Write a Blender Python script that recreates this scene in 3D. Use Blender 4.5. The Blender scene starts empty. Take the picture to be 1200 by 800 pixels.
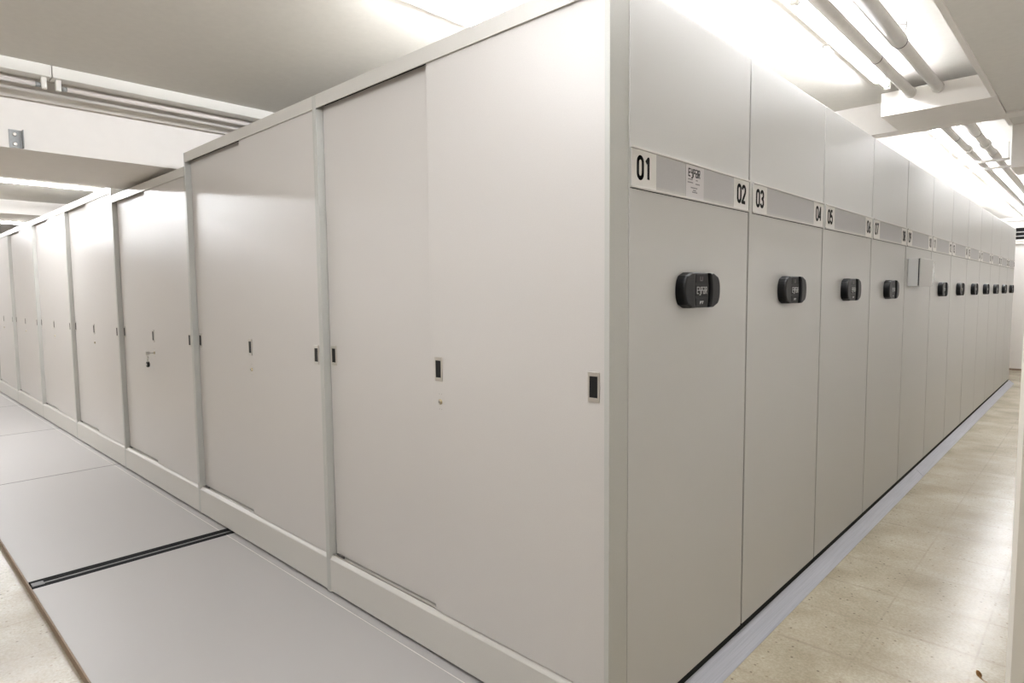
import bpy, bmesh, math, random
from mathutils import Vector, Matrix
random.seed(7)
scene = bpy.context.scene
C = scene.collection

# ------------------------------------------------------------------ materials
def mat(name, col, rough=.5, metal=0., spec=.5, emit=None, estr=0., noise=0., nscale=60, bump=0., bscale=300, trans=0., coat=0.):
    m = bpy.data.materials.new(name); m.use_nodes = True
    nt = m.node_tree; b = nt.nodes['Principled BSDF']
    lin = tuple(((c/255) / 12.92 if c/255 <= .04045 else ((c/255 + .055)/1.055)**2.4) for c in col)
    b.inputs['Base Color'].default_value = (*lin, 1)
    b.inputs['Roughness'].default_value = rough
    b.inputs['Metallic'].default_value = metal
    b.inputs['Specular IOR Level'].default_value = spec
    b.inputs['Coat Weight'].default_value = coat
    if trans:
        b.inputs['Transmission Weight'].default_value = trans
    if emit:
        b.inputs['Emission Color'].default_value = (*emit, 1)
        b.inputs['Emission Strength'].default_value = estr
    if noise or bump:
        tc = nt.nodes.new('ShaderNodeTexCoord')
    if noise:
        n = nt.nodes.new('ShaderNodeTexNoise'); n.inputs['Scale'].default_value = nscale; n.inputs['Detail'].default_value = 5
        nt.links.new(tc.outputs['Object'], n.inputs['Vector'])
        r = nt.nodes.new('ShaderNodeMapRange')
        r.inputs['From Min'].default_value = .3; r.inputs['From Max'].default_value = .7
        r.inputs['To Min'].default_value = 1-noise; r.inputs['To Max'].default_value = 1+noise
        nt.links.new(n.outputs['Fac'], r.inputs['Value'])
        mx = nt.nodes.new('ShaderNodeVectorMath'); mx.operation = 'SCALE'
        mx.inputs[0].default_value = lin
        nt.links.new(r.outputs['Result'], mx.inputs['Scale'])
        nt.links.new(mx.outputs['Vector'], b.inputs['Base Color'])
    if bump:
        n2 = nt.nodes.new('ShaderNodeTexNoise'); n2.inputs['Scale'].default_value = bscale; n2.inputs['Detail'].default_value = 2
        nt.links.new(tc.outputs['Object'], n2.inputs['Vector'])
        bp = nt.nodes.new('ShaderNodeBump'); bp.inputs['Strength'].default_value = bump; bp.inputs['Distance'].default_value = .002
        nt.links.new(n2.outputs['Fac'], bp.inputs['Height'])
        nt.links.new(bp.outputs['Normal'], b.inputs['Normal'])
    return m

M = {}
M['door'] = mat('painted_door_steel', (201, 197, 193), .34, spec=.5, noise=.02, nscale=240, bump=.1, bscale=420)
M['frame'] = mat('painted_frame_steel', (200, 197, 191), .38, spec=.5, noise=.02, nscale=240, bump=.06)
M['gable'] = mat('painted_gable_steel', (186, 186, 181), .36, spec=.5, noise=.02, nscale=240, bump=.06)
M['panel'] = mat('textured_end_panel', (194, 193, 190), .36, spec=.5, noise=.045, nscale=420, bump=.16, bscale=520)
M['dark'] = mat('shadow_gap_black', (22, 22, 22), .8, spec=.2)
M['black'] = mat('black_plastic', (5, 5, 6), .42, spec=.28, bump=.05, bscale=900)
M['black2'] = mat('black_plastic_recess', (8, 8, 9), .5, spec=.3)
M['chrome'] = mat('satin_nickel', (200, 196, 190), .3, metal=.9)
M['brass'] = mat('worn_lock_metal', (196, 182, 150), .3, metal=.9)
M['steel'] = mat('galvanised_steel', (150, 152, 152), .5, metal=.3, noise=.06, nscale=120)
M['gap_shade'] = mat('gap_shade_grey', (44, 42, 40), .7, spec=.2)  # dark grey standing in for the shade between units
M['rail'] = mat('rail_steel', (112, 111, 112), .5, metal=.3)
M['rubber'] = mat('black_rubber', (13, 13, 14), .8, spec=.15)
M['card'] = mat('white_card', (226, 224, 220), .5)
M['sheet'] = mat('lilac_white_paper', (206, 203, 204), .55)
M['insert'] = mat('grey_strip_insert', (184, 183, 184), .5, noise=.06, nscale=700)
M['ink'] = mat('black_ink', (22, 22, 24), .6, spec=.2)
M['greyink'] = mat('grey_ink', (140, 138, 140), .7, spec=.2)
M['whiteink'] = mat('white_print', (196, 196, 196), .5)
M['greyprint'] = mat('grey_print', (98, 92, 90), .5)
M['white'] = mat('white_paint', (232, 228, 223), .6, spec=.35, noise=.012, nscale=14)
M['ceil'] = mat('ceiling_paint', (222, 219, 213), .75, spec=.25, noise=.02, nscale=30, bump=.1, bscale=160)
M['pipe'] = mat('painted_pipe', (206, 203, 198), .45, spec=.4, noise=.03, nscale=40)
M['fit'] = mat('lamp_enamel', (228, 226, 220), .4, spec=.4)
M['tube_off'] = mat('tube_glass_unlit', (225, 218, 214), .25, spec=.5)
M['tube_on'] = mat('tube_glass_lit', (255, 255, 255), .5, emit=(.950, .966, 1.), estr=122)
M['wire'] = mat('wire_steel', (110, 106, 104), .5, metal=.6)
M['deck'] = mat('grey_deck_laminate', (180, 177, 175), .42, spec=.45, noise=.02, nscale=300, bump=.08, bscale=700)
M['deckline'] = mat('pale_joint_strip', (226, 222, 216), .4)
M['wood'] = mat('deck_edge_wood', (142, 122, 104), .6, noise=.12, nscale=25)
M['jamb'] = mat('jamb_enamel', (212, 207, 196), .42, spec=.4, noise=.02, nscale=10)
M['boxgrey'] = mat('pale_grey_plastic', (190, 189, 186), .42)
M['leaf'] = mat('dry_leaf_brown', (150, 108, 52), .7, noise=.2, nscale=80)
M['clear'] = mat('clear_acrylic', (245, 247, 247), .08, trans=.9)

def alu():
    m = mat('brushed_aluminium', (182, 184, 192), .4, metal=.35)
    nt = m.node_tree; b = nt.nodes['Principled BSDF']
    tc = nt.nodes.new('ShaderNodeTexCoord'); mp = nt.nodes.new('ShaderNodeMapping')
    mp.inputs['Scale'].default_value = (260, 3, 60)
    n = nt.nodes.new('ShaderNodeTexNoise'); n.inputs['Scale'].default_value = 1.; n.inputs['Detail'].default_value = 6
    r = nt.nodes.new('ShaderNodeValToRGB')
    r.color_ramp.elements[0].position = .3; r.color_ramp.elements[0].color = (.40, .41, .455, 1)
    r.color_ramp.elements[1].position = .7; r.color_ramp.elements[1].color = (.50, .51, .56, 1)
    nt.links.new(tc.outputs['Object'], mp.inputs['Vector']); nt.links.new(mp.outputs['Vector'], n.inputs['Vector'])
    nt.links.new(n.outputs['Fac'], r.inputs['Fac']); nt.links.new(r.outputs['Color'], b.inputs['Base Color'])
    return m
M['alu'] = alu()

def terrazzo():
    m = bpy.data.materials.new('terrazzo_tiles'); m.use_nodes = True
    nt = m.node_tree; N = nt.nodes; L = nt.links; b = N['Principled BSDF']
    tc = N.new('ShaderNodeTexCoord')
    def noise(scale, detail=4, rough=.55):
        n = N.new('ShaderNodeTexNoise'); n.inputs['Scale'].default_value = scale; n.inputs['Detail'].default_value = detail
        n.inputs['Roughness'].default_value = rough; L.new(tc.outputs['Object'], n.inputs['Vector']); return n
    def ramp(src, stops):
        r = N.new('ShaderNodeValToRGB'); e = r.color_ramp.elements
        e[0].position, e[0].color = stops[0][0], stops[0][1]; e[1].position, e[1].color = stops[1][0], stops[1][1]
        for p, c in stops[2:]:
            x = e.new(p); x.color = c
        L.new(src, r.inputs['Fac']); return r
    def mix(fac, a, bb, mode='MIX', f=None):
        x = N.new('ShaderNodeMix'); x.data_type = 'RGBA'; x.blend_type = mode
        if fac is not None: L.new(fac, x.inputs['Factor'])
        else: x.inputs['Factor'].default_value = f
        for s, i in ((a, 6), (bb, 7)):
            if isinstance(s, tuple): x.inputs[i].default_value = s
            else: L.new(s, x.inputs[i])
        return x.outputs[2]
    base = ramp(noise(3.2, 6).outputs['Fac'], [(.32, (.385, .335, .25, 1)), (.68, (.50, .45, .355, 1))])
    fine = ramp(noise(90, 3, .7).outputs['Fac'], [(.35, (.84, .83, .80, 1)), (.65, (1.06, 1.06, 1.06, 1))])
    col = mix(None, base.outputs['Color'], fine.outputs['Color'], 'MULTIPLY', 1.)
    # stone chips
    v = N.new('ShaderNodeTexVoronoi'); v.inputs['Scale'].default_value = 38; v.inputs['Randomness'].default_value = 1
    L.new(tc.outputs['Object'], v.inputs['Vector'])
    sep = N.new('ShaderNodeSeparateColor'); L.new(v.outputs['Color'], sep.inputs['Color'])
    near = ramp(v.outputs['Distance'], [(.12, (1, 1, 1, 1)), (.24, (0, 0, 0, 1))])
    pick = ramp(sep.outputs['Red'], [(.66, (0, 0, 0, 1)), (.67, (1, 1, 1, 1))])
    mul = N.new('ShaderNodeMath'); mul.operation = 'MULTIPLY'
    L.new(near.outputs['Color'], mul.inputs[0]); L.new(pick.outputs['Color'], mul.inputs[1])
    m2 = N.new('ShaderNodeMath'); m2.operation = 'MULTIPLY'; m2.inputs[1].default_value = .75
    L.new(mul.outputs[0], m2.inputs[0])
    chipc = ramp(sep.outputs['Green'], [(.3, (.12, .085, .06, 1)), (.8, (.30, .23, .16, 1))])
    col = mix(m2.outputs[0], col, chipc.outputs['Color'])
    pickw = ramp(sep.outputs['Blue'], [(.90, (0, 0, 0, 1)), (.92, (.40, .40, .40, 1))])
    mw = N.new('ShaderNodeMath'); mw.operation = 'MULTIPLY'
    L.new(near.outputs['Color'], mw.inputs[0]); L.new(pickw.outputs['Color'], mw.inputs[1])
    col = mix(mw.outputs[0], col, (.78, .74, .66, 1))
    # faint wear
    st = ramp(noise(2.3, 7, .6).outputs['Fac'], [(.36, (.80, .78, .74, 1)), (.60, (1.03, 1.03, 1.03, 1))])
    col = mix(None, col, st.outputs['Color'], 'MULTIPLY', 1.)
    # tile joints, 0.345 m
    sx = N.new('ShaderNodeSeparateXYZ'); L.new(tc.outputs['Object'], sx.inputs['Vector'])
    outs = []
    for axis, off, wid in (('X', .36, .006), ('Y', 1.455, .013)):
        a = N.new('ShaderNodeMath'); a.operation = 'SUBTRACT'; a.inputs[1].default_value = off - .1725 - 345*.345
        L.new(sx.outputs[axis], a.inputs[0])
        md = N.new('ShaderNodeMath'); md.operation = 'MODULO'; md.inputs[1].default_value = .345; L.new(a.outputs[0], md.inputs[0])
        s2 = N.new('ShaderNodeMath'); s2.operation = 'SUBTRACT'; s2.inputs[1].default_value = .1725; L.new(md.outputs[0], s2.inputs[0])
        ab = N.new('ShaderNodeMath'); ab.operation = 'ABSOLUTE'; L.new(s2.outputs[0], ab.inputs[0])
        mr = N.new('ShaderNodeMapRange'); mr.inputs['From Min'].default_value = .0012; mr.inputs['From Max'].default_value = wid
        mr.inputs['To Min'].default_value = 1; mr.inputs['To Max'].default_value = 0; L.new(ab.outputs[0], mr.inputs['Value'])
        outs.append(mr.outputs[0])
    mxm = N.new('ShaderNodeMath'); mxm.operation = 'MAXIMUM'; L.new(outs[0], mxm.inputs[0]); L.new(outs[1], mxm.inputs[1])
    jn = ramp(noise(5, 4).outputs['Fac'], [(.34, (.05, .05, .05, 1)), (.66, (.62, .62, .62, 1))])
    mj = N.new('ShaderNodeMath'); mj.operation = 'MULTIPLY'; L.new(mxm.outputs[0], mj.inputs[0]); L.new(jn.outputs['Color'], mj.inputs[1])
    col = mix(mj.outputs[0], col, (.26, .21, .16, 1))
    L.new(col, b.inputs['Base Color'])
    b.inputs['Roughness'].default_value = .24
    b.inputs['Specular IOR Level'].default_value = .25
    bp = N.new('ShaderNodeBump'); bp.inputs['Strength'].default_value = .10; bp.inputs['Distance'].default_value = .006
    L.new(noise(9, 4).outputs['Fac'], bp.inputs['Height']); L.new(bp.outputs['Normal'], b.inputs['Normal'])
    return m
M['terrazzo'] = terrazzo()

# ------------------------------------------------------------------ mesh builder
class MB:
    def __init__(s): s.bm = bmesh.new(); s.mats = []
    def mi(s, m):
        if m not in s.mats: s.mats.append(m)
        return s.mats.index(m)
    def _merge(s, b2, m):
        i = s.mi(m)
        for f in b2.faces: f.material_index = i
        me = bpy.data.meshes.new('tmp'); b2.to_mesh(me); b2.free()
        n0 = len(s.bm.faces); s.bm.from_mesh(me); bpy.data.meshes.remove(me)
        s.bm.faces.ensure_lookup_table()
        for f in s.bm.faces[n0:]: f.material_index = i
        return s
    def box(s, m, x0, x1, y0, y1, z0, z1, bev=0., seg=2):
        b = bmesh.new()
        bmesh.ops.create_cube(b, size=1)
        bmesh.ops.scale(b, vec=(abs(x1-x0), abs(y1-y0), abs(z1-z0)), verts=b.verts)
        bmesh.ops.translate(b, vec=((x0+x1)/2, (y0+y1)/2, (z0+z1)/2), verts=b.verts)
        if bev: bmesh.ops.bevel(b, geom=b.edges[:], offset=bev, segments=seg, profile=.5, affect='EDGES')
        return s._merge(b, m)
    def prism(s, m, pts, axis, a0, a1, bev=0.):
        """extrude a 2-D outline along an axis; pts are in the two other axes, in xyz order"""
        b = bmesh.new()
        def P(p, a):
            if axis == 'x': return (a, p[0], p[1])
            if axis == 'y': return (p[0], a, p[1])
            return (p[0], p[1], a)
        v0 = [b.verts.new(P(p, a0)) for p in pts]; v1 = [b.verts.new(P(p, a1)) for p in pts]
        n = len(pts)
        c0 = b.faces.new(v0); c1 = b.faces.new(v1)
        for i in range(n): b.faces.new((v0[i], v0[(i+1) % n], v1[(i+1) % n], v1[i]))
        bmesh.ops.recalc_face_normals(b, faces=b.faces)
        if bev:
            es = [e for e in b.edges if (e.verts[0] in v1 and e.verts[1] in v1)]
            bmesh.ops.bevel(b, geom=es, offset=bev, segments=3, profile=.5, affect='EDGES')
        return s._merge(b, m)
    def tube(s, m, pts, r, n=12, closed=False, cap=True):
        """swept tube through points, r may be a list"""
        b = bmesh.new(); pts = [Vector(p) for p in pts]; rings = []
        up = Vector((0, 0, 1))
        for i, p in enumerate(pts):
            a = pts[max(i-1, 0)]; c = pts[min(i+1, len(pts)-1)]
            t = (c-a).normalized()
            u = t.cross(up)
            if u.length < 1e-3: u = t.cross(Vector((1, 0, 0)))
            u.normalize(); w = u.cross(t)
            rad = r[i] if isinstance(r, (list, tuple)) else r
            rings.append([b.verts.new(p + (u*math.cos(2*math.pi*k/n) + w*math.sin(2*math.pi*k/n))*rad) for k in range(n)])
        for i in range(len(rings)-1):
            for k in range(n):
                f = b.faces.new((rings[i][k], rings[i][(k+1) % n], rings[i+1][(k+1) % n], rings[i+1][k])); f.smooth = True
        if cap:
            b.faces.new(rings[0][::-1]); b.faces.new(rings[-1])
        bmesh.ops.recalc_face_normals(b, faces=b.faces)
        return s._merge(b, m)
    def add_mesh(s, m, me, mtx):
        b = bmesh.new(); b.from_mesh(me); bmesh.ops.transform(b, matrix=mtx, verts=b.verts)
        return s._merge(b, m)
    def build(s, name, parent=None, loc=None):
        me = bpy.data.meshes.new(name); s.bm.to_mesh(me); s.bm.free()
        for m in s.mats: me.materials.append(m)
        o = bpy.data.objects.new(name, me); C.objects.link(o)
        if parent: o.parent = parent
        if loc: o.location = loc
        return o

def tag(o, label=None, cat=None, group=None, kind=None):
    if label: o['label'] = label
    if cat: o['category'] = cat
    if group: o['group'] = group
    if kind: o['kind'] = kind
    return o
def thing(name, label, cat, loc=(0, 0, 0), group=None):
    o = bpy.data.objects.new(name, None); C.objects.link(o); o.location = loc; o.empty_display_size = .1
    return tag(o, label, cat, group)
def struct(name, mb): return tag(mb.build(name), kind='structure')
def copy_tree(o, parent=None):
    c = o.copy(); C.objects.link(c); c.parent = parent
    for ch in [x for x in o.children]: copy_tree(ch, c)
    return c

_txt = {}
def text_mesh(t, bold=.0):
    if (t, bold) in _txt: return _txt[(t, bold)]
    cu = bpy.data.curves.new('lettering', 'FONT'); cu.body = t; cu.offset = bold; cu.resolution_u = 4
    ob = bpy.data.objects.new('lettering', cu); C.objects.link(ob)
    bpy.context.view_layer.update()
    me = bpy.data.meshes.new_from_object(ob.evaluated_get(bpy.context.evaluated_depsgraph_get()))
    bpy.data.objects.remove(ob); bpy.data.curves.remove(cu)
    _txt[(t, bold)] = me
    return me
def fit_text(mb, m, t, x, y0, y1, z0, z1, bold=.0):
    """letters lying in the plane x, facing +x, filling y0..y1 and z0..z1"""
    me = text_mesh(t, bold)
    xs = [v.co.x for v in me.vertices]; ys = [v.co.y for v in me.vertices]
    sx = (y1-y0)/(max(xs)-min(xs)); sy = (z1-z0)/(max(ys)-min(ys))
    T = Matrix(((0, 0, 1, x), (sx, 0, 0, y0-min(xs)*sx), (0, sy, 0, z0-min(ys)*sy), (0, 0, 0, 1)))
    mb.add_mesh(m, me, T)
def _arc(cx, cy, rx, ry, a0, a1, n=10):
    return [(cx+rx*math.cos(math.radians(a0+(a1-a0)*i/n)), cy+ry*math.sin(math.radians(a0+(a1-a0)*i/n))) for i in range(n+1)]
DIG = {'0': [_arc(.25, .75, .25, .25, 0, 180) + _arc(.25, .25, .25, .25, 180, 360) + [(.5, .75)]],
       '1': [[(.10, .80), (.34, 1.0), (.34, 0)]],
       '2': [_arc(.25, .75, .25, .25, 170, -20) + [(.46, .58), (0, 0), (.5, 0)]],
       '3': [_arc(.25, .76, .24, .24, 165, -90) + _arc(.25, .26, .25, .26, 90, -165)],
       '4': [[(.36, 0), (.36, 1.0), (0, .27), (.5, .27)]],
       '5': [[(.46, 1.0), (.06, 1.0), (.03, .54)] + _arc(.25, .30, .25, .30, 125, -160)],
       '6': [[(.42, 1.0), (.06, .45)] + _arc(.25, .27, .25, .27, 150, 510)],
       '7': [[(0, 1.0), (.5, 1.0), (.16, 0)]],
       '8': [_arc(.25, .76, .22, .24, -90, 270), _arc(.25, .26, .25, .26, 90, 450)],
       '9': [_arc(.25, .73, .25, .27, -30, 330) + [(.46, .60), (.12, 0)]]}
def digits(mb, m, t, x, y0, y1, z0, z1, th=.0125):
    """condensed bold stroke numerals in the plane x, facing +x"""
    h = z1-z0-th; w = (y1-y0-th)/(len(t)*.5+(len(t)-1)*.24)
    for i, ch in enumerate(t):
        for line in DIG[ch]:
            P = [Vector((y0+th/2+i*.74*w+a*w, z0+th/2+b*h)) for a, b in line]
            for p, q in zip(P, P[1:]):
                d = q-p
                if d.length < 1e-6: continue
                n = Vector((-d.y, d.x)).normalized()*th/2
                mb.prism(m, [tuple(p+n), tuple(q+n), tuple(q-n), tuple(p-n)], 'x', x-.0004, x)
            for k in range(1, len(P)-1):
                p = P[k]; mb.prism(m, [(p.x+th/2*math.cos(a), p.y+th/2*math.sin(a)) for a in [math.pi*j/5 for j in range(10)]], 'x', x-.0004, x)
# square stroke lettering of the maker's mark, on a 4 x 6 grid per letter
LOGO = {'E': [(0, 0, 0, 6), (0, 6, 3, 6), (0, 3, 2.6, 3), (0, 0, 3, 0)],
        'Y': [(0, 6, 0, 3), (0, 3, 3, 3), (3, 6, 3, -1.2), (3, -1.2, .8, -1.2)],
        'P': [(0, 0, 0, 6), (0, 6, 3, 6), (3, 6, 3, 3), (0, 3, 3, 3)],
        'A': [(0, 6, 3, 6), (3, 6, 3, 0), (0, 3, 3, 3), (0, 0, 3, 0), (0, 0, 0, 3)],
        'R': [(0, 0, 0, 6), (0, 6, 3, 6), (3, 6, 3, 3), (0, 3, 3, 3), (1.5, 3, 3, 0)]}
def logo(mb, m, x, y0, y1, z0, z1, th=.55):
    word = 'EYPAR'; u = (y1-y0)/(len(word)*4.9-1.9); v = (z1-z0)/6
    for i, ch in enumerate(word):
        for (a, b, c, d) in LOGO[ch]:
            p = Vector((0, y0+(i*4.9+a)*u, z0+b*v)); q = Vector((0, y0+(i*4.9+c)*u, z0+d*v))
            t = (q-p).normalized(); n = Vector((0, -t.z, t.y))*(th*min(u, v)*.5*1.4); p -= t*n.length; q += t*n.length
            mb.prism(m, [((p+n).y, (p+n).z), ((q+n).y, (q+n).z), ((q-n).y, (q-n).z), ((p-n).y, (p-n).z)], 'x', x-.0006, x)

# ------------------------------------------------------------------ dimensions
W = 1.5704; D = .86213; Y0 = .0594; H = 2.265; CEIL = 2.62; FL = -.035
XL = -16.5; YB = -3.6; YE = 12.6

# ------------------------------------------------------------------ room
struct('floor', MB().box(M['terrazzo'], XL, 2.4, YB, YE, FL-.1, FL))
struct('ceiling', MB().box(M['ceil'], XL-.1, 2.5, YB-.1, YE+.1, CEIL, CEIL+.12))
struct('wall_far', MB().box(M['white'], XL, 2.5, YE, YE+.12, FL-.1, CEIL))
struct('wall_left', MB().box(M['white'], XL-.12, XL, YB, YE+.12, FL-.1, CEIL))
struct('wall_back', MB().box(M['white'], XL, 2.5, YB-.12, YB, FL-.1, CEIL))
struct('wall_right', MB().box(M['white'], 1.06, 1.18, -.18, YE, FL, CEIL))
struct('wall_front', MB().box(M['white'], 1.06, 2.4, -.30, -.18, FL, CEIL))
struct('wall_side', MB().box(M['white'], 2.4, 2.52, YB, -.18, FL-.1, CEIL))
# door frame post just right of the camera
jb = MB()
jb.prism(M['jamb'], [(.922, -.29), (.929, -.304), (.944, -.304), (.948, -.297), (.951, -.304), (.968, -.304), (.972, -.318),
                     (1.0, -.318), (1.004, -.312), (1.062, -.312), (1.062, -.16), (.922, -.16)], 'z', FL, CEIL)
dj = struct('door_1', jb)
hb = MB()
hb.tube(M['wire'], [(.983, -.325, .72), (.983, -.325, .80)], .008, 12)
hb.box(M['wire'], .975, 1.0, -.321, -.316, .72, .80, .002)
hb.build('door_hinge', dj)

# beams and soffits
struct('ceiling_beam', MB().box(M['white'], -4.56, -3.45, YB, YE, 2.222, CEIL))
struct('ceiling_beam', MB().box(M['white'], -9.9, -9.0, YB, YE, 2.45, CEIL))
struct('ceiling_beam', MB().box(M['white'], -3.45, 1.06, 3.30, 3.44, 2.42, CEIL))
struct('ceiling_beam', MB().box(M['white'], -3.45, 1.06, 12.46, YE, 2.565, CEIL))
struct('duct_casing', MB().box(M['white'], -.022, .53, 2.85, 3.30, 2.42, 2.556, .002))
sf = MB().box(M['ceil'], .53, 1.06, -.30, 3.70, 2.43, CEIL).box(M['white'], .505, .53, -.30, 3.70, 2.425, CEIL, .002)
struct('ceiling_soffit', sf)
struct('ceiling_soffit', MB().box(M['white'], .525, 1.06, 3.70, 4.05, 2.16, CEIL, .003))

# ------------------------------------------------------------------ floor deck, rail, edges
joints = [0.0, -2.655, -2.765, -4.925, -4.936, -7.074, -7.087, -9.24, -9.256, -11.40, -11.418, -13.55, -13.57, XL+.02]
YD0, YD1 = -.945, 10.5
for i in range(0, len(joints)-1, 2):
    x1 = joints[i] - (.007 if i == 0 else 0); x0 = joints[i+1]
    d = MB()
    d.box(M['deck'], x0, x1, YD0, -.034, FL+.001, 0, .0015, 1)
    d.box(M['deckline'], x0, x1, -.034, -.0305, FL+.001, -.0003)
    d.box(M['deck'], x0, x1, -.0305, YD1, FL+.001, 0, .0015, 1)
    if i: d.box(M['dark'], x1, joints[i-1] if i > 2 else x1+.0005, YD0+.003, YD1, FL+.001, -.0010)
    struct('floor_deck', d)
tr = MB()
for i in range(0, len(joints)-1, 2):
    tr.box(M['wood'], joints[i+1]-(.11 if i == 0 else .014), joints[i]-(.02 if i == 0 else 0), YD0-.006, YD0, FL, -.0015)
struct('trim_1', tr)
r = thing('floor_rail', 'steel guide rail between two black rubber strips sunk in the grey floor deck', 'rail', (-2.71, YD0, FL))
for x0, x1 in ((-.0545, -.012), (.012, .0545)):
    MB().box(M['rubber'], x0, x1, .004, 2.6, .001, .034, .001).build('rubber_strip', r)
MB().box(M['rail'], -.009, .009, .05, 2.6, .001, .0325, .002).box(M['dark'], -.0145, .0145, .004, 2.6, .0005, .02).build('rail_bar', r)
tag(MB().box(M['rail'], -.024, .024, .006, .055, .001, .0365, .003).build('end_stop', r), 'bright steel end stop')
# aluminium ramp strip along the aisle
prof = [(-.0065, .020), (.052, -.031), (.054, FL+.0005), (-.0065, FL+.0005)]
struct('trim_2', MB().prism(M['alu'], prof, 'y', -.02, 4.098))
struct('trim_3', MB().prism(M['alu'], prof, 'y', 4.102, 10.55))

# ------------------------------------------------------------------ cabinet pieces
def pull(name, x, y, z, parent, w=.042, h=.088):
    """recessed finger pull, faces -y: nickel surround with a black pocket"""
    m = MB(); t = .007; e = .013
    m.box(M['chrome'], x-w/2, x+w/2, y-.0035, y, z+h/2-e, z+h/2, .0012)
    m.box(M['chrome'], x-w/2, x+w/2, y-.0035, y, z-h/2, z-h/2+e, .0012)
    m.box(M['chrome'], x-w/2, x-w/2+t, y-.0035, y, z-h/2+e-.003, z+h/2-e+.003, .0012)
    m.box(M['chrome'], x+w/2-t, x+w/2, y-.0035, y, z-h/2+e-.003, z+h/2-e+.003, .0012)
    m.box(M['black2'], x-w/2+t*.8, x+w/2-t*.8, y-.0031, y+.0005, z-h/2+e*.85, z+h/2-e*.85)
    return m.build(name, parent)
def lock(x, y, z, parent):
    m = MB()
    m.tube(M['brass'], [(x, y+.001, z), (x, y-.004, z), (x, y-.0055, z)], [.0095, .0095, .008], 24)
    m.tube(M['chrome'], [(x, y-.004, z), (x, y-.008, z)], .006, 20)
    m.box(M['dark'], x-.0008, x+.0008, y-.0088, y-.0078, z-.004, z+.004)
    for dx in (-.006, .006):
        for dz in (-.028, .028):
            m.box(M['greyprint'], x+dx-.001, x+dx+.001, y-.0004, y+.0004, z+dz-.001, z+dz+.001)
    return m.build('lock', parent)

def make_bay(label, loc, top=H, bay1=False, group='sliding door cabinets in the left aisle'):
    c = thing('sliding_door_cabinet', label, 'cabinet', loc, group)
    hz = top - .057; gl, gr = .014, .019
    MB().box(M['frame'], -W+.016, -.026, .05, D-.01, .05, top-.004).build('carcass', c)
    MB().box(M['gable'], -W+.0006, -W+gl, 0, D-.008, .006, top, .0012).build('side_panel', c)
    if not bay1:
        MB().box(M['gable'], -gr, -.0006, 0, D-.008, .006, top, .0012).build('side_panel', c)
    MB().box(M['frame'], -W+gl+.0005, -(.0 if bay1 else gr+.0005)-(.0245 if bay1 else 0), .0005, .006, hz, top, .001)\
        .box(M['frame'], -W+gl+.0005, -gr-.0005, .006, .05, top-.006, top)\
        .box(M['dark'], -W+gl+.001, -gr-.001, .0455, .0495, hz-.02, top-.006).build('top_rail', c)
    p = MB()
    p.prism(M['frame'], [(.0005, .015), (.0005, .164), (.003, .168), (.015, .180), (.015, .015)], 'x', -W+gl+.0005, -gr-.0005)
    p.box(M['frame'], -W+gl+.0005, -gr-.0005, .015, .0485, .12, .178)
    p.box(M['chrome'], -W+gl+.002, -.80, .017, .0215, .178, .184, .001)
    p.build('plinth', c)
    MB().box(M['dark'], -W+.02, -.03, .016, D-.03, .0005, .05).build('carriage_gap_shade', c)  # carriage foot coloured black for the shade in the gap under the plinth
    # rear leaf (left) and front leaf (right)
    dl = MB().box(M['door'], -W+gl+.004, -.74, .033, .045, .186, hz+.012, .0018)
    dl = dl.build('sliding_door', c)
    pull('pull_handle', -1.520, .033, 1.115, dl)
    gd = MB()
    for gx in (-W+gl+.022, -W+gl+.055):
        gd.box(M['wire'], gx, gx+.022, .022, .031, .1785, .19, .001)
    tag(gd.build('roller', dl), 'dark roller at the foot of the door')
    dr = MB().box(M['door'], -.80, -gr-.003, .008, .027, .184, hz+.012, .0018).build('sliding_door', c)
    pull('pull_handle', -.757, .008, 1.113, dr)
    pull('pull_handle', -.060, .008, 1.113, dr)
    lock(-.750, .008, .993, dr)
    return c

def make_handle(parent, y, z=1.391):
    """black rotary handle: two bulging grip lobes round a raised centre plate, faces +x"""
    m = MB(); hw, hh, d = .126, .058, .036
    def arc(side, y_in, grow=0., n=10):
        pts = []
        for i in range(n+1):
            t = -1 + 2*i/n
            yy = (.078 + (hw-.078)*math.sqrt(max(0, 1-abs(t)**2.6))) + grow
            pts.append((y+side*yy, z+t*(hh+grow)))
        return pts
    outline = arc(1, 0)+[(q[0], q[1]) for q in arc(-1, 0)][::-1]
    m.prism(M['black2'], outline, 'x', .001, .022)
    for s in (-1, 1):     # grip lobes, curved on both sides
        outer = arc(s, 0)
        inner = [(y+s*(.052 - .012*(1-t*t)*-1*.9), z+t*hh) for t in [1-2*i/8 for i in range(9)]]
        pts = outer + inner
        if s < 0: pts = pts[::-1]
        m.prism(M['black'], pts, 'x', .004, d, .007)
    m.prism(M['black'], [(y-.046, z-hh+.001), (y+.046, z-hh+.001), (y+.056, z), (y+.046, z+hh-.001), (y-.046, z+hh-.001), (y-.056, z)], 'x', .004, .028, .003)
    for z0, z1 in ((-.052, -.026), (-.019, .017), (.024, .052)):
        m.box(M['black2'], .027, .0292, y-.040, y+.040, z+z0, z+z1, .0008)
    h = m.build('rotary_handle', parent)
    p = MB()
    logo(p, M['whiteink'], .0302, y-.034, y+.034, z-.011, z+.010, .62)
    fit_text(p, M['greyprint'], 'LI', .0302, y-.014, y+.004, z+.030, z+.045, .03)
    fit_text(p, M['whiteink'], 'P7', .0302, y-.014, y+.012, z-.046, z-.036, .03)
    tag(p.build('printed_mark', h), 'white lettering EYPAR on black')
    return h

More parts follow.
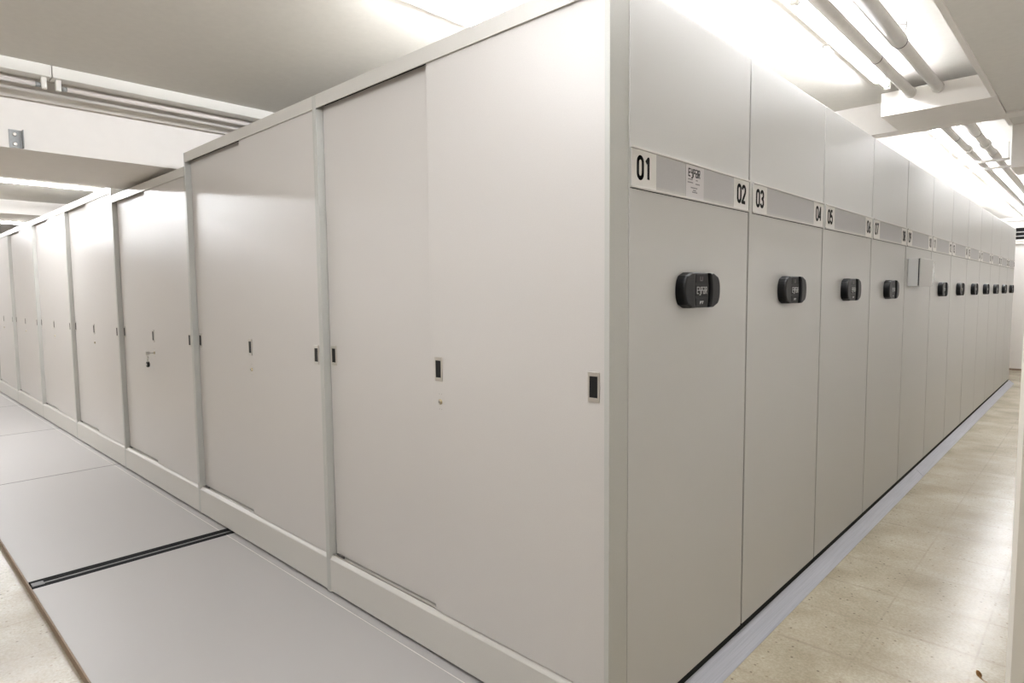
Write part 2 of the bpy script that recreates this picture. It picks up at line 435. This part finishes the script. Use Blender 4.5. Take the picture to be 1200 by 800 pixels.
def make_strip(parent, y0, y1, n1, n2, info=False):
    z0, z1 = 1.687, 1.806
    m = MB()
    m.box(M['insert'], .0008, .0022, y0, y1, z0+.004, z1-.004)
    m.box(M['frame'], .0008, .0075, y0, y1, z1-.007, z1, .001)
    m.box(M['frame'], .0008, .0055, y0, y1, z0, z0+.006, .001)
    m.box(M['dark'], .0006, .0016, y0-.001, y1, z0-.0022, z0-.0004)
    m.box(M['boxgrey'], .0022, .0027, y0+.001, y1-.001, z0+.006, z0+.015)
    s = m.build('label_strip', parent)
    for k, (n, a, b) in enumerate(((n1, y0+.002, y0+.138), (n2, y1-.134, y1-.002))):
        c = MB().box(M['card'], .0022, .0032, a, b, z0+.0065, z1-.0075)
        digits(c, M['ink'], n, .0036, a+.027, a+.106, z0+.025, z0+.097)
        tag(c.build('number_card', s), 'white card printed %s' % n)
    if info:
        a, b = y0+.322, y0+.446
        c = MB().box(M['sheet'], .0022, .0032, a, b, z0+.003, z1-.0075)
        logo(c, M['ink'], .0038, a+.018, a+.094, z0+.076, z0+.099, .75)
        for (p, q, zz) in ((.015, .045, .064), (.068, .080, .064), (.012, .048, .054), (.066, .094, .052), (.034, .078, .038), (.05, .07, .030), (.044, .078, .024)):
            c.box(M['greyink'], .0032, .0036, a+p, a+q, z0+zz, z0+zz+.0035)
        tag(c.build('information_card', s), 'white paper slip headed EYPAR with small grey lines')
    return s

bay_labels = [
    'nearest corner cabinet with two sliding doors in front and end panel numbered 01 and 02',
    'tall grey sliding-door cabinet second from the near corner, left of the corner cabinet',
    'lower grey sliding-door cabinet under the ceiling beam with keys hanging in its lock',
    'tall grey cabinet just left of the lower cabinet that has the keys',
    'grey sliding-door cabinet fifth from the near corner, two left of the lower cabinet',
    'grey sliding-door cabinet sixth from the near corner, third left of the lower cabinet',
    'leftmost visible grey sliding-door cabinet, far end of the row at the photo edge']
b1 = make_bay(bay_labels[0], (0, 0, 0), H, True)
MB().box(M['gable'], -.019, -.0012, 0, .0945, .006, H, .0012).build('side_panel', b1)
MB().box(M['panel'], -.022, 0, .0958, Y0+D-.0045, .052, 2.260, .0015)\
    .box(M['dark'], -.023, -.006, .0940, .0962, .052, 2.258).build('end_panel', b1)
tag(MB().box(M['dark'], -.03, -.007, .012, Y0+D-.003, .0005, .051).build('carriage_gap_shade', b1), 'black fill for the shade under the end panel')  # black block painting the shade below the end panel
make_strip(b1, .100, Y0+D-.006, '01', '02', True)
make_handle(b1, Y0+D/2)
b2 = make_bay(bay_labels[1], (-W, 0, 0), H)
for k, lb in enumerate(bay_labels):
    if k < 2: continue
    if k == 2:
        b3 = make_bay(lb, (-W*k, 0, 0), 2.186)
    else:
        c = copy_tree(b2); c.location = (-W*k, 0, 0); c['label'] = lb

# keys hanging in the lock of the low cabinet
kx = -2*W-.750; kz = .993
kr = thing('key_ring', 'keys on a ring with dark fob hanging from the lock of the lower cabinet', 'keys', (kx, -.003, kz))
k = MB(); k.tube(M['chrome'], [(0, .004, 0), (0, -.022, 0)], .0028, 8).box(M['chrome'], -.0012, .0012, -.045, -.020, -.011, .011, .001).build('key', kr)
k = MB(); pts = [(.001+.013*math.sin(a), -.038, -.017+.013*math.cos(a)) for a in [2*math.pi*i/20 for i in range(21)]]
k.tube(M['chrome'], pts, .0014, 6, cap=False).build('split_ring', kr)
k = MB(); k.box(M['chrome'], .006, .0085, -.042, -.034, -.062, -.026, .001).tube(M['chrome'], [(.007, -.043, -.032), (.007, -.033, -.032)], .011, 14); k.build('key', kr)
k = MB(); k.tube(M['wire'], [(0, -.038, -.030), (-.001, -.036, -.060)], .0016, 6)
k.tube(M['black'], [(-.002, -.044, -.079), (-.002, -.041, -.079), (-.002, -.029, -.079), (-.002, -.026, -.079)], [.015, .020, .020, .015], 20)
k.tube(M['chrome'], [(-.002, -.0435, -.079), (-.002, -.0455, -.079)], [.009, .008], 16)
tag(k.build('fob', kr), 'round black key fob')

# ------------------------------------------------------------------ mobile units behind, end panels along the right aisle
def make_unit(j, shared=None):
    n1, n2 = '%02d' % (2*j-1), '%02d' % (2*j)
    lab = 'tall grey shelving unit in the right aisle, its end panel numbered %s and %s' % (n1, n2)
    if j == 5: lab = 'tall grey shelving unit numbered 09 and 10, with a box instead of a handle'
    u = thing('mobile_shelving_unit', lab, 'shelving unit', (0, Y0+(j-1)*D, 0), 'mobile shelving units with black handles')
    if shared is None:
        MB().box(M['frame'], -1.55, -.0225, .012, D-.012, .052, 2.258).build('carcass', u)
        MB().box(M['panel'], -.022, 0, .0072, D-.0042, .052, 2.260, .0015).build('end_panel', u)
        MB().box(M['gap_shade'], -.05, -.008, .0008, .0052, .052, 2.258).build('gap_shade_strip', u)  # dark strip painting the shade in the gap between units
        MB().box(M['dark'], -1.5, -.007, .001, D-.001, .0005, .0515).build('carriage_gap_shade', u)  # foot coloured black so the gap below the panel reads as shade
    else:
        for ch in shared.children:
            if ch.name.split('.')[0] in ('carcass', 'end_panel', 'gap_shade_strip', 'carriage_gap_shade'):
                c = ch.copy(); C.objects.link(c); c.parent = u
    make_strip(u, .030, D-.006, n1, n2)
    return u
unit2 = make_unit(2); hnd = make_handle(unit2, D/2)
for j in range(3, 13):
    u = make_unit(j, unit2)
    if j != 5: copy_tree(hnd, u)
# pale box on the panel of unit 09-10
y5 = Y0+4*D
bx = thing('wall_box', 'pale grey box with clear cover fixed on end panel 09 and 10 beside the handles', 'box', (0, y5, 0))
MB().box(M['boxgrey'], .0, .062, .085, .50, 1.412, 1.604, .004).build('housing', bx)
MB().box(M['dark'], .0622, .066, .088, .098, 1.416, 1.602).build('dark_slot', bx)
MB().box(M['boxgrey'], .0624, .072, .102, .53, 1.410, 1.607, .004).build('front_cover', bx)
tag(MB().prism(M['clear'], [(.532, 1.412), (.572, 1.43), (.596, 1.50), (.596, 1.53), (.572, 1.59), (.532, 1.605)], 'x', .058, .070).build('clear_edge', bx), 'clear glinting plastic edge')

# ------------------------------------------------------------------ lights, pipes and fittings on the ceiling
def make_lamp(label, x, y0, y1, lit, zb, zt, group, bw=.05, dx=0.):
    zc = zb - (.030 if dx else .040)
    o = thing('fluorescent_light', label, 'ceiling light', (x, (y0+y1)/2, CEIL), group)
    L = (y1-y0)/2
    MB().box(M['fit'], -bw/2, bw/2, -L, L, zb-CEIL, -.0005, .003).build('lamp_body', o)
    for s in (-1, 1):
        MB().box(M['fit'], -.015+dx, .015+dx, s*(L-.03)-.012, s*(L-.03)+.012, zc-.018-CEIL, zb+.012-CEIL, .003)\
            .box(M['fit'], min(0, dx)-.012, max(0, dx)+.012, s*(L-.03)-.011, s*(L-.03)+.011, zb+.0005-CEIL, zb+.0115-CEIL)\
            .tube(M['steel'], [(dx, s*(L-.045), zc-CEIL), (dx, s*(L-.07), zc-CEIL)], .0128, 14).build('lamp_holder', o)
    MB().tube(M['tube_on'] if lit else M['tube_off'], [(dx, -L+.068, zc-CEIL), (dx, L-.068, zc-CEIL)], .013, 16).build('tube', o)
    return o
def lamp_row(text, x, ys, lit, zb, group, bw=.05, ln=1.55, dx=0.):
    for y, t in ys:
        make_lamp(text % t, x, y, y+ln-.004, lit, zb, CEIL, group, bw, dx)
lamp_row('lit fluorescent batten over the right aisle, %s', -.014, [(1.21, 'last before the white duct casing'), (-.34, 'nearest the camera'), (-1.89, 'added out of view behind the camera')], True, 2.588, 'right aisle battens', .04, 1.55, .051)  # rearmost batten is an unseen lamp added to light the room
lamp_row('lit fluorescent batten in the right aisle beyond the duct casing, %s', -.014, [(3.90, 'first past the casing'), (5.60, 'second past the casing'), (7.30, 'third past the casing'), (9.0, 'fourth past the casing'), (10.7, 'added nearest the far end')], True, 2.588, 'right aisle battens', .04, 1.7, .051)  # last batten is added to brighten the end wall
lamp_row('lit fluorescent batten on the ceiling above the corner cabinet, %s', -1.125, [(.02, 'right above the cabinet top'), (3.6, 'beyond the cross beam'), (-2.45, 'added in front of the doors')], True, 2.588, 'left area battens', .04, 1.55, .089)  # frontmost batten is added out of view to keep the doors bright
for xx, t2 in ((-6.0, 'near row'), (-6.95, 'far row')):  # nearer row is added, hidden by the beam, for more ceiling glow
    lamp_row('lit fluorescent batten beyond the low ceiling beam, ' + t2 + ', %s', xx, [(-.9, 'over the cabinet doors'), (-2.45, 'added in front of the doors')], True, 2.588, 'far left battens', .04, 1.55, -.070)
for xx, t2 in ((-10.4, 'near row'), (-11.3, 'far row')):  # second row is added to double the glow on the ceiling
    lamp_row('lit fluorescent batten in the farthest bay at left, ' + t2 + ', %s', xx, [(-.9, 'over the cabinet doors'), (-2.45, 'added in front of the doors')], True, 2.588, 'far left battens', .04, 1.55, -.070)
lamp_row('unlit fluorescent batten along the ceiling beam at left, %s', -3.16, [(-.645, 'right of the joint'), (-2.195, 'left of the joint')], False, 2.558, 'unlit battens by the beam', .08)

def pipe(label, x, z, r, y0, y1, mtl, group, sleeve=None):
    o = thing('ceiling_pipe', label, 'pipe', (x, y0, z), group)
    MB().tube(mtl, [(0, 0, 0), (0, y1-y0, 0)], r, 20).build('pipe_run', o)
    for (a, b, rr) in (sleeve or []):
        MB().tube(mtl, [(0, a-y0, 0), (0, a-y0+.004, 0), (0, b-y0-.004, 0), (0, b-y0, 0)], [r, rr, rr, r], 20).build('pipe_sleeve', o)
    return o
pg = 'white pipes over the right aisle'
pipe('white ceiling pipe beside the lit battens of the right aisle', .128, 2.53, .026, -3.4, YE, M['pipe'], pg, [(2.83, 2.852, .031), (3.44, 3.47, .036), (4.86, 4.95, .036)])
pipe('white ceiling pipe nearer the grey soffit with a thicker sleeve', .262, 2.53, .027, -3.4, YE, M['pipe'], pg, [(-3.3, 1.93, .034), (2.83, 2.852, .032), (3.44, 4.25, .033), (4.75, 4.80, .038), (5.2, 5.5, .034)])
pipe('thin white pipe running along the top of the ceiling beam at left', -3.412, 2.522, .030, YB+.02, YE-.02, M['white'], 'pipe at the beam')
def hanger(label, x, y, z, r):
    m = MB()
    ring = [(x+r*math.sin(a), y, z+r*math.cos(a)) for a in [math.radians(20+i*17) for i in range(20)]]
    m.tube(M['wire'], [(x+.02, y+.012, CEIL-.001), (x+.022, y+.004, z+r+.03)] + ring, .0018, 6)
    m.tube(M['wire'], [(x+.02, y+.012, CEIL-.012), (x-.012, y, CEIL-.008), (x-.022, y-.004, CEIL-.024), (x-.034, y, CEIL-.006), (x-.044, y, CEIL-.03)], .0016, 6)
    return tag(m.build('pipe_hanger'), label, 'wire hanger', 'wire pipe hangers')
hanger('thin twisted wire hanging the pipe beside the battens before the casing', .128, 2.10, 2.53, .0285)
hanger('thin twisted wire at the end of the thicker pipe sleeve before the casing', .262, 1.955, 2.53, .0295)
hanger('thin wire loop on the batten side pipe just past the casing', .128, 4.35, 2.53, .0285)
hanger('thin wire loop on the soffit side pipe just past the casing', .262, 4.30, 2.53, .0290)
for y, t in ((5.30, 'nearer'), (5.72, 'farther')):
    tag(MB().box(M['pipe'], -.06, .37, y, y+.028, 2.470, 2.492, .003).box(M['pipe'], -.054, -.048, y+.01, y+.016, 2.49, CEIL)
        .box(M['pipe'], .356, .362, y+.01, y+.016, 2.49, CEIL).build('pipe_support'), 'white cross bar carrying the pipes past the casing, %s of two' % t, 'pipe support', 'pipe cross bars')
def sensor(label, x, y, z, ring):
    o = thing('ceiling_sensor', label, 'sensor', (x, y, CEIL), 'small ceiling sensors')
    MB().tube(M['fit'], [(0, 0, -.0005), (0, 0, -.02)], .026, 20).tube(M[ring], [(0, 0, -.02), (0, 0, -.03)], .016, 16).build('base', o)
    MB().tube(M['pipe'], [(0, 0, -.03), (0, 0, -.045), (0, 0, z+.02-CEIL), (0, 0, z-CEIL)], [.024, .022, .012, .010], 20).build('probe', o)
sensor('small white ceiling sensor left of the battens before the duct casing', -.07, 2.02, 2.545, 'fit')
sensor('small white ceiling sensor with dark band beyond the duct casing', -.035, 4.62, 2.515, 'dark')
tag(MB().box(M['pipe'], -.075, .012, 3.80, 3.83, 2.545, 2.57, .003).tube(M['pipe'], [(-.06, 3.815, 2.55), (-.06, 3.815, CEIL-.001)], .006, 10).build('conduit_stub'),
    'short white conduit stub at the start of the lit battens past the casing', 'conduit')
# galvanised angle bracket on the beam face
br = thing('wall_bracket', 'galvanised angle bracket with two bolts on the white beam face at left', 'bracket', (-3.45, -.77, 2.222))
MB().box(M['steel'], .0005, .004, -.030, .032, .001, .10, .001).box(M['steel'], .0005, .040, .028, .032, .001, .10, .001).build('plate', br)
for zz in (.022, .075):
    MB().tube(M['chrome'], [(.003, -.004, zz), (.009, -.004, zz), (.011, -.004, zz)], [.010, .010, .007], 16).build('bolt', br)

# air vent on the end wall
vt = thing('air_vent', 'dark louvred air vent with white frame high on the far end wall', 'vent', (-.19, YE, 2.25))
vm = MB()
vm.box(M['white'], -.02, .62, -.03, -.001, -.03, 0, .003).box(M['white'], -.02, .62, -.03, -.001, .20, .23, .003)
vm.box(M['white'], -.04, .0, -.03, -.001, -.03, .23, .003).box(M['white'], .60, .63, -.03, -.001, -.03, .23, .003)
vm.build('frame', vt)
MB().box(M['dark'], 0, .6, -.008, -.002, 0, .20).build('backing', vt)
for i in range(2):
    MB().prism(M['boxgrey'], [(-.026, .050+i*.07), (-.022, .050+i*.07), (-.010, .066+i*.07), (-.014, .066+i*.07)], 'x', 0, .6).build('slat', vt)
struct('trim_4', MB().box(M['white'], -3.4, 1.05, YE-.05, YE-.0005, 2.17, 2.205, .003))
struct('baseboard_far', MB().box(M['wood'], -3.4, 1.05, YE-.015, YE-.0005, FL, FL+.03))

# dry leaf on the aisle floor
lf = MB(); bmL = bmesh.new()
pts = [(0, 0, .002), (.012, .020, .008), (.018, .045, .004), (.008, .070, .012), (-.004, .090, .004), (-.012, .060, .007), (-.014, .03, .003)]
vs = [bmL.verts.new(p) for p in pts]; mid = bmL.verts.new((.001, .045, .010))
for i in range(len(vs)): bmL.faces.new((vs[i], vs[(i+1) % len(vs)], mid))
bmesh.ops.solidify(bmL, geom=bmL.faces[:], thickness=.001)
lf._merge(bmL, M['leaf']); lf.tube(M['leaf'], [(0, .002, .002), (.014, -.022, .003), (.03, -.03, .002)], .0016, 6)
lo = tag(lf.build('dry_leaf', None, (.735, 1.30, FL)), 'small curled brown dry leaf on the terrazzo floor by the door post', 'leaf')
lo.rotation_euler = (0, 0, .3); lo.scale = (.6, .6, .6)

# ------------------------------------------------------------------ world, camera, look
w = bpy.data.worlds.new('room_air'); scene.world = w; w.use_nodes = True
w.node_tree.nodes['Background'].inputs['Color'].default_value = (.9, .9, .92, 1)
w.node_tree.nodes['Background'].inputs['Strength'].default_value = .3

cx, cy, cz, yaw, pitch, roll, f = 1.00728, -1.46139, 1.38316, .75886, -.07516, -.00951, 733.57
fw = Vector((-math.sin(yaw)*math.cos(pitch), math.cos(yaw)*math.cos(pitch), math.sin(pitch)))
rt = fw.cross(Vector((0, 0, 1))).normalized(); up = rt.cross(fw)
c, s = math.cos(roll), math.sin(roll)
rt, up = c*rt + s*up, -s*rt + c*up
cam = bpy.data.cameras.new('camera'); co = bpy.data.objects.new('camera', cam); C.objects.link(co)
co.matrix_world = Matrix(((rt.x, up.x, -fw.x, cx), (rt.y, up.y, -fw.y, cy), (rt.z, up.z, -fw.z, cz), (0, 0, 0, 1)))
cam.sensor_fit = 'HORIZONTAL'; cam.sensor_width = 36; cam.lens = f*36/1200
cam.clip_start = .02; cam.clip_end = 100
scene.camera = co
scene.view_settings.view_transform = 'Standard'
scene.view_settings.look = 'None'
scene.view_settings.exposure = .24
scene.cycles.use_denoising = True
scene.cycles.max_bounces = 10
scene.cycles.diffuse_bounces = 6
scene.cycles.sample_clamp_indirect = 6
scene.cycles.use_light_tree = True
